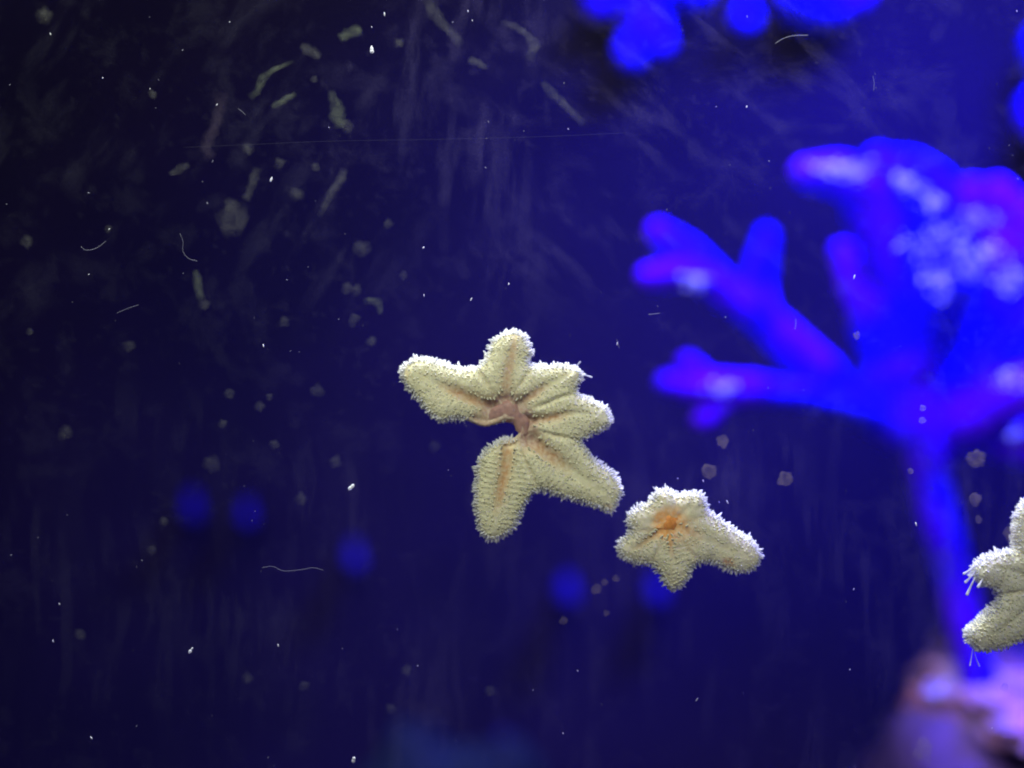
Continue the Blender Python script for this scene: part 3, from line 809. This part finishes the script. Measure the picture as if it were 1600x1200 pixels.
for i, (x, y, r) in enumerate(spots_b):
    blob('algae_spot', x, y, r * 1.08, r * (1.35 if y == 1174 else 1.08), 0, M_ALGAE_B, 'round brownish algae dot on the glass in front of the blue-lit side', 'brownish algae dots', i + 60, 0.72)

def smear(name, pts, widths, mat, label, seed, group=None):
    d = np.column_stack([np.asarray(pts, float), np.asarray(widths, float)])
    c = catmull(d, 7); T = np.gradient(c[:, :2], axis=0)
    prof = [(-1, 0), (-.7, .4), (-.3, .9), (0, 1), (.3, .9), (.7, .4), (1, 0)]
    o0 = c[len(c) // 2, :2]; V, A, F = [], [], []
    for i, q in enumerate(c):
        t = T[i] / max(np.linalg.norm(T[i]), 1e-6); nn = np.array([-t[1], t[0]])
        e = min(1, min(i, len(c) - 1 - i) / (0.18 * len(c)))
        for a, w in prof:
            wob = 1 + 0.5 * noise.noise(Vector((q[0] * .12, q[1] * .12, seed + a)))
            p = q[:2] + nn * a * q[2] * wob - o0
            V.append((p[0] * S, 0.0003 * w * e, -p[1] * S)); A.append(w * e)
    m = len(prof)
    for i in range(len(c) - 1):
        for k in range(m - 1): F.append((i * m + k, i * m + k + 1, (i + 1) * m + k + 1, (i + 1) * m + k))
    o = mesh_obj(name, V, F, mat, None, attrs={'cover': ('FLOAT', A)})
    o.location = P(o0[0], o0[1], 0); o.location.y = 0.0005
    tag(o, label, 'algae', group); return o

smear('algae_smear', [(388, 153), (402, 140), (410, 122), (428, 108), (460, 94)], [8, 7, 8, 5, 4], M_ALGAE_G, 'long thin curved green-grey algae smear, narrow at its upper end', 1)
smear('algae_smear', [(422, 167), (440, 158), (462, 144)], [4, 7, 5], M_ALGAE_G, 'short bright green algae streak beside the long curved smear', 2)
smear('algae_smear', [(514, 140), (524, 162), (528, 182), (534, 200)], [6, 12, 14, 8], M_ALGAE_G, 'wide blotchy green algae patch with a tail at its top', 3)
smear('algae_smear', [(468, 70), (486, 80), (502, 88)], [7, 11, 7], M_ALGAE, 'faint grey algae smudge just above the long curved smear', 4)
smear('algae_smear', [(528, 60), (548, 50), (566, 44)], [9, 11, 9], M_ALGAE_G, 'stubby slanting grey-green algae dash with two white specks nearby', 5)
smear('algae_smear', [(566, 472), (584, 470), (592, 480), (594, 492)], [6, 9, 8, 5], M_ALGAE_G, 'hooked grey-green algae patch among small spots', 6)
smear('algae_smear', [(556, 490), (552, 500), (548, 512)], [9, 8, 6], M_ALGAE, 'small upright algae dash below the hooked patch', 7)
smear('algae_smear', [(304, 420), (308, 445), (314, 470)], [6, 9, 7], M_ALGAE_G, 'upright wavy green-grey algae streak near curled fibres', 8)
smear('algae_smear', [(668, -6), (678, 20), (700, 46), (724, 70)], [12, 12, 9, 9], M_ALGAE, 'broad pale violet-grey smear sloping down to a blunt end', 9)
smear('algae_smear', [(730, 92), (745, 97), (764, 106)], [7, 8, 5], M_ALGAE, 'short pale smear that continues the broad sloping smear', 10)
smear('algae_smear', [(780, 34), (806, 42), (828, 58), (834, 70), (826, 96)], [6, 7, 8, 11, 8], M_ALGAE, 'hook shaped pale violet-grey smear with a wide bend', 11)
smear('algae_smear', [(846, 126), (862, 144), (890, 170), (914, 194)], [6, 9, 8, 8], M_ALGAE, 'long ragged pale smear running down towards the blue coral', 12)
smear('algae_smear', [(330, 250), (322, 225), (340, 185), (345, 140)], [10, 12, 11, 14], M_ALGAE_V, 'tall dim brownish violet smear near the thin scratch', 13)
smear('algae_smear', [(384, 315), (392, 290), (402, 260)], [8, 9, 9], M_ALGAE, 'slanting dim smear rising from a faint algae haze', 14)
smear('algae_smear', [(497, 340), (515, 305), (532, 280), (540, 262)], [5, 8, 9, 6], M_ALGAE, 'thin slanting grey smear with a white speck at its lower end', 15)
smear('algae_smear', [(340, 355), (365, 345), (385, 352)], [20, 28, 18], M_ALGAE, 'wide faint algae haze patch below the slanting dim smear', 16)
smear('algae_smear', [(262, 272), (280, 264), (296, 256)], [4, 8, 5], M_ALGAE, 'small slanting dash beside the tall dim smear', 17)

# ---------------------------------------------------------------- white specks, fibres, scratch
def speck_mesh(pts, n=8):
    """ellipsoids: (x, y, rx, ry, angle) in px around 0"""
    V, F = [], []
    for x, y, rx, ry, ang in pts:
        b = len(V); ca, sa = math.cos(ang), math.sin(ang)
        for lat in (-1.0, -0.45, 0.0, 0.45, 1.0):
            for k in range(n):
                th = 2 * math.pi * k / n
                w = 1 + 0.22 * noise.noise(Vector((x + k * 1.7, y + lat * 3, rx)))
                c = math.cos(lat * 1.35) * w
                ex, ey, ez = math.cos(th) * rx * c, math.sin(lat * 1.35) * ry, math.sin(th) * rx * c
                V.append(((x + ex * ca - ey * sa) * S, ez * S * 0.7, (y + ex * sa + ey * ca) * S))
        for r in range(4):
            for k in range(n):
                F.append((b + r * n + k, b + r * n + (k + 1) % n, b + (r + 1) * n + (k + 1) % n, b + (r + 1) * n + k))
        F.append(tuple(b + k for k in range(n))[::-1]); F.append(tuple(b + 4 * n + k for k in range(n)))
    return V, F

def speck(px, py, parts, label, group=None, name='speck'):
    V, F = speck_mesh(parts)
    o = mesh_obj(name, V, F, M_SPECK); o.location = P(px, py, 0); o.location.y = 0.0012
    return tag(o, label, 'speck', group)

speck(580, 76, [(0, 1, 2.8, 4.5, 0.1), (0.5, -2.5, 3.6, 3.0, 0), (0, 5, 1.2, 2, 0)], 'largest white speck, bell shaped, on the glass beside a stubby algae dash')
speck(422, 280, [(0, 0, 1.9, 3.2, -0.3), (1.2, 3, 1.1, 1.6, 0)], 'white grain shaped speck below the thin scratch')
speck(548, 762, [(-1.6, -1.4, 3.3, 4.0, -0.8), (2.0, 2.0, 2.9, 3.5, -0.6)], 'bright double oval white speck on bare dark glass')
speck(296, 1018, [(-1, -1.6, 2.4, 3.6, -0.5), (2, 3.0, 1.3, 2.4, -0.7)], 'white pear shaped speck with a narrow tip on dark glass')
speck(551, 1190, [(0, -1.5, 3.0, 3.2, 0), (1, 2.5, 2.6, 2.8, -0.4)], 'white two lobed speck over the dark teal rock')
small = [(232, 137), (168, 357), (136, 428), (1205, 293), (795, 443), (736, 467), (662, 461), (661, 386), (707, 32), (738, 30), (731, 15), (760, 215), (888, 200), (1592, 15), (903, 1050), (410, 540),
    (76, 51), (337, 162), (357, 32), (433, 1010), (90, 945), (80, 1003), (140, 1155), (620, 985), (1434, 820), (1336, 922), (1330, 1048), (1553, 1140), (158, 120), (322, 316), (600, 20), (580, 40), (1337, 432),
    (1135, 495), (1168, 165), (1120, 165), (965, 537), (1100, 752), (1125, 785), (1138, 785), (652, 1042), (380, 760), (700, 735), (534, 1015), (1060, 748), (880, 1148), (833, 1080), (1090, 1095), (1160, 885)]
for i, (x, y) in enumerate(small):
    a = random.uniform(-0.9, 0.9); r = random.uniform(0.45, 1.15)
    speck(x, y, [(0, 0, r, r * random.uniform(1.3, 3.6), a)], 'tiny white speck stuck to the glass', 'tiny white specks')
V, F = [], []
for i in range(130):
    r = random.uniform(0.35, 0.8)
    v, f = speck_mesh([(0, 0, r, r * random.uniform(1, 2.6), random.uniform(-1.5, 1.5))], 5)
    q = P(random.uniform(-40, 1640), random.uniform(-40, 1240), 0); b = len(V)
    V += [(x + q.x, y + 0.0012, z + q.z) for x, y, z in v]; F += [tuple(b + k for k in t) for t in f]
o = mesh_obj('fine_dust', V, F, M_DUST); tag(o, 'fine pale dust scattered over the glass', 'dust', kind='stuff')

def fibre(pts, r, label, name='fibre', mat=None, group=None):
    c = [P(x, y, 0.0) for x, y in pts]; o0 = c[len(c) // 2]
    v, f = tube([(p.x - o0.x, 0, p.z - o0.z) for p in c], [r * S] * len(c), 5, 0, 0, 6)
    o = mesh_obj(name, v, f, mat or M_FIBRE); o.location = (o0.x, 0.0011, o0.z)
    return tag(o, label, 'fibre', group)
fibre([(408, 888), (425, 886), (442, 893), (470, 891), (488, 888), (504, 892)], 0.55, 'long fine wavy fibre lying level between the blue polyps')
fibre([(124, 384), (132, 390), (148, 387), (163, 376)], 0.6, 'short sagging fibre beside a pale algae spot')
fibre([(279, 364), (284, 376), (284, 392), (293, 403), (306, 407)], 0.6, 'curled fibre bent like a hook above the wavy algae streak')
fibre([(180, 489), (196, 482), (214, 476)], 0.45, 'faint straight short fibre rising to one side, left of curled fibre')
fibre([(370, 168), (376, 172), (382, 178)], 0.5, 'tiny straight hair near the long curved algae smear')
fibre([(1213, 66), (1224, 59), (1240, 54), (1264, 53)], 0.75, 'pale bent fibre in front of the blue wall corals')
fibre([(1245, 498), (1245, 506), (1244, 513)], 0.9, 'short upright white thread in front of a coral branch')
fibre([(1014, 491), (1024, 490), (1031, 489)], 0.7, 'short level white thread beside the coral branches')
fibre([(964, 530), (966, 536), (968, 543)], 0.8, 'short steep white thread above the large starfish arm')
fibre([(1366, 117), (1368, 128), (1367, 140)], 0.6, 'short hanging white thread below the wide wall coral')
sc = fibre([(285, 229), (400, 224), (520, 219), (700, 216), (850, 212), (980, 206)], 0.42, None, 'scratch', M_SCRATCH)
for k in list(sc.keys()): del sc[k]
sc.parent = pane

# ---------------------------------------------------------------- labels of the small look-alikes: what each one lies next to
bpy.context.view_layer.update()
marks = [(o.matrix_world.translation, t) for o, t in
    [(o, n) for o in col.objects for n in [
        {'long thin curved green-grey algae smear, narrow at its upper end': 'the long curved green smear', 'short bright green algae streak beside the long curved smear': 'the short bright green streak',
         'wide blotchy green algae patch with a tail at its top': 'the wide blotchy green patch', 'hooked grey-green algae patch among small spots': 'the hooked algae patch',
         'upright wavy green-grey algae streak near curled fibres': 'the upright wavy algae streak', 'broad pale violet-grey smear sloping down to a blunt end': 'the broad sloping smear',
         'hook shaped pale violet-grey smear with a wide bend': 'the hook shaped violet smear', 'long ragged pale smear running down towards the blue coral': 'the long ragged smear',
         'tall dim brownish violet smear near the thin scratch': 'the tall brownish smear', 'thin slanting grey smear with a white speck at its lower end': 'the thin slanting smear',
         'largest white speck, bell shaped, on the glass beside a stubby algae dash': 'the bell shaped white speck', 'bright double oval white speck on bare dark glass': 'the double oval white speck',
         'white pear shaped speck with a narrow tip on dark glass': 'the pear shaped white speck', 'white two lobed speck over the dark teal rock': 'the two lobed white speck',
         'long fine wavy fibre lying level between the blue polyps': 'the long wavy fibre', 'short sagging fibre beside a pale algae spot': 'the sagging fibre',
         'curled fibre bent like a hook above the wavy algae streak': 'the curled fibre', 'pale bent fibre in front of the blue wall corals': 'the pale bent fibre',
         'short upright white thread in front of a coral branch': 'the upright white thread'}.get(o.get('label'))] if n]]
marks += [(P(*p), t) for p, t in [((640, 590), 'the large starfish long pale arm'), ((800, 525), 'the large starfish upright arm'), ((930, 640), 'the large starfish blunt side arms'), ((775, 840), 'the large starfish ribbed lowest arm'),
    ((960, 780), 'the large starfish reddish arm tip'), ((1050, 770), 'the small starfish short knobs'), ((1180, 880), 'the small starfish long arm'), ((1060, 915), 'the small starfish lowest arm'), ((1540, 890), 'the pale starfish tube feet'),
    ((1525, 1015), 'the pale starfish lower arm'), ((1450, 700), 'the coral trunk fork'), ((1480, 860), 'the thin coral trunk'), ((1020, 400), 'the coral forked branch tip'), ((1050, 600), 'the coral knobbed lower branch'), ((1280, 265), 'the coral top lobe'), ((1440, 440), 'the coral highlight mass'), ((1470, 1080), 'the pink rock edge'), ((1003, 60), 'the drooping wall coral'), ((1165, 30), 'the single wall coral knob'), ((1280, 20), 'the wide wall coral lobe')]]
rows = []
for o in col.objects:
    g = o.get('group')
    if g in ('grey-green algae spots', 'brownish algae dots', 'tiny white specks', 'button polyps on the back wall'):
        noun = {'g': 'grey-green algae spot', 'b': 'brownish algae dot', 't': 'tiny white speck'}[g[0]] if g[1] != 'u' else 'round blue button polyp'
        q = Vector(o.matrix_world.translation)
        if g[1] == 'u': q = q * (CAM_D / (CAM_D + Y_WALL))
        best = min(marks, key=lambda m: (Vector((m[0].x, 0, m[0].z)) - Vector((q.x, 0, q.z))).length)
        dv = Vector((q.x - best[0].x, 0, q.z - best[0].z)); dpx = dv.length / S
        rel = 'above' if dv.z > abs(dv.x) else 'below' if -dv.z > abs(dv.x) else 'beside'
        how = 'close ' if dpx < 45 else '' if dpx < 110 else 'far '
        how = {'above': {'close ': 'just above', '': 'above', 'far ': 'well above'}, 'below': {'close ': 'just below', '': 'below', 'far ': 'well below'},
               'beside': {'close ': 'right beside', '': 'a little way beside', 'far ': 'well off to the side of'}}[rel][how]
        where = ' '
        o['label'] = noun + where + how + ' ' + best[1]
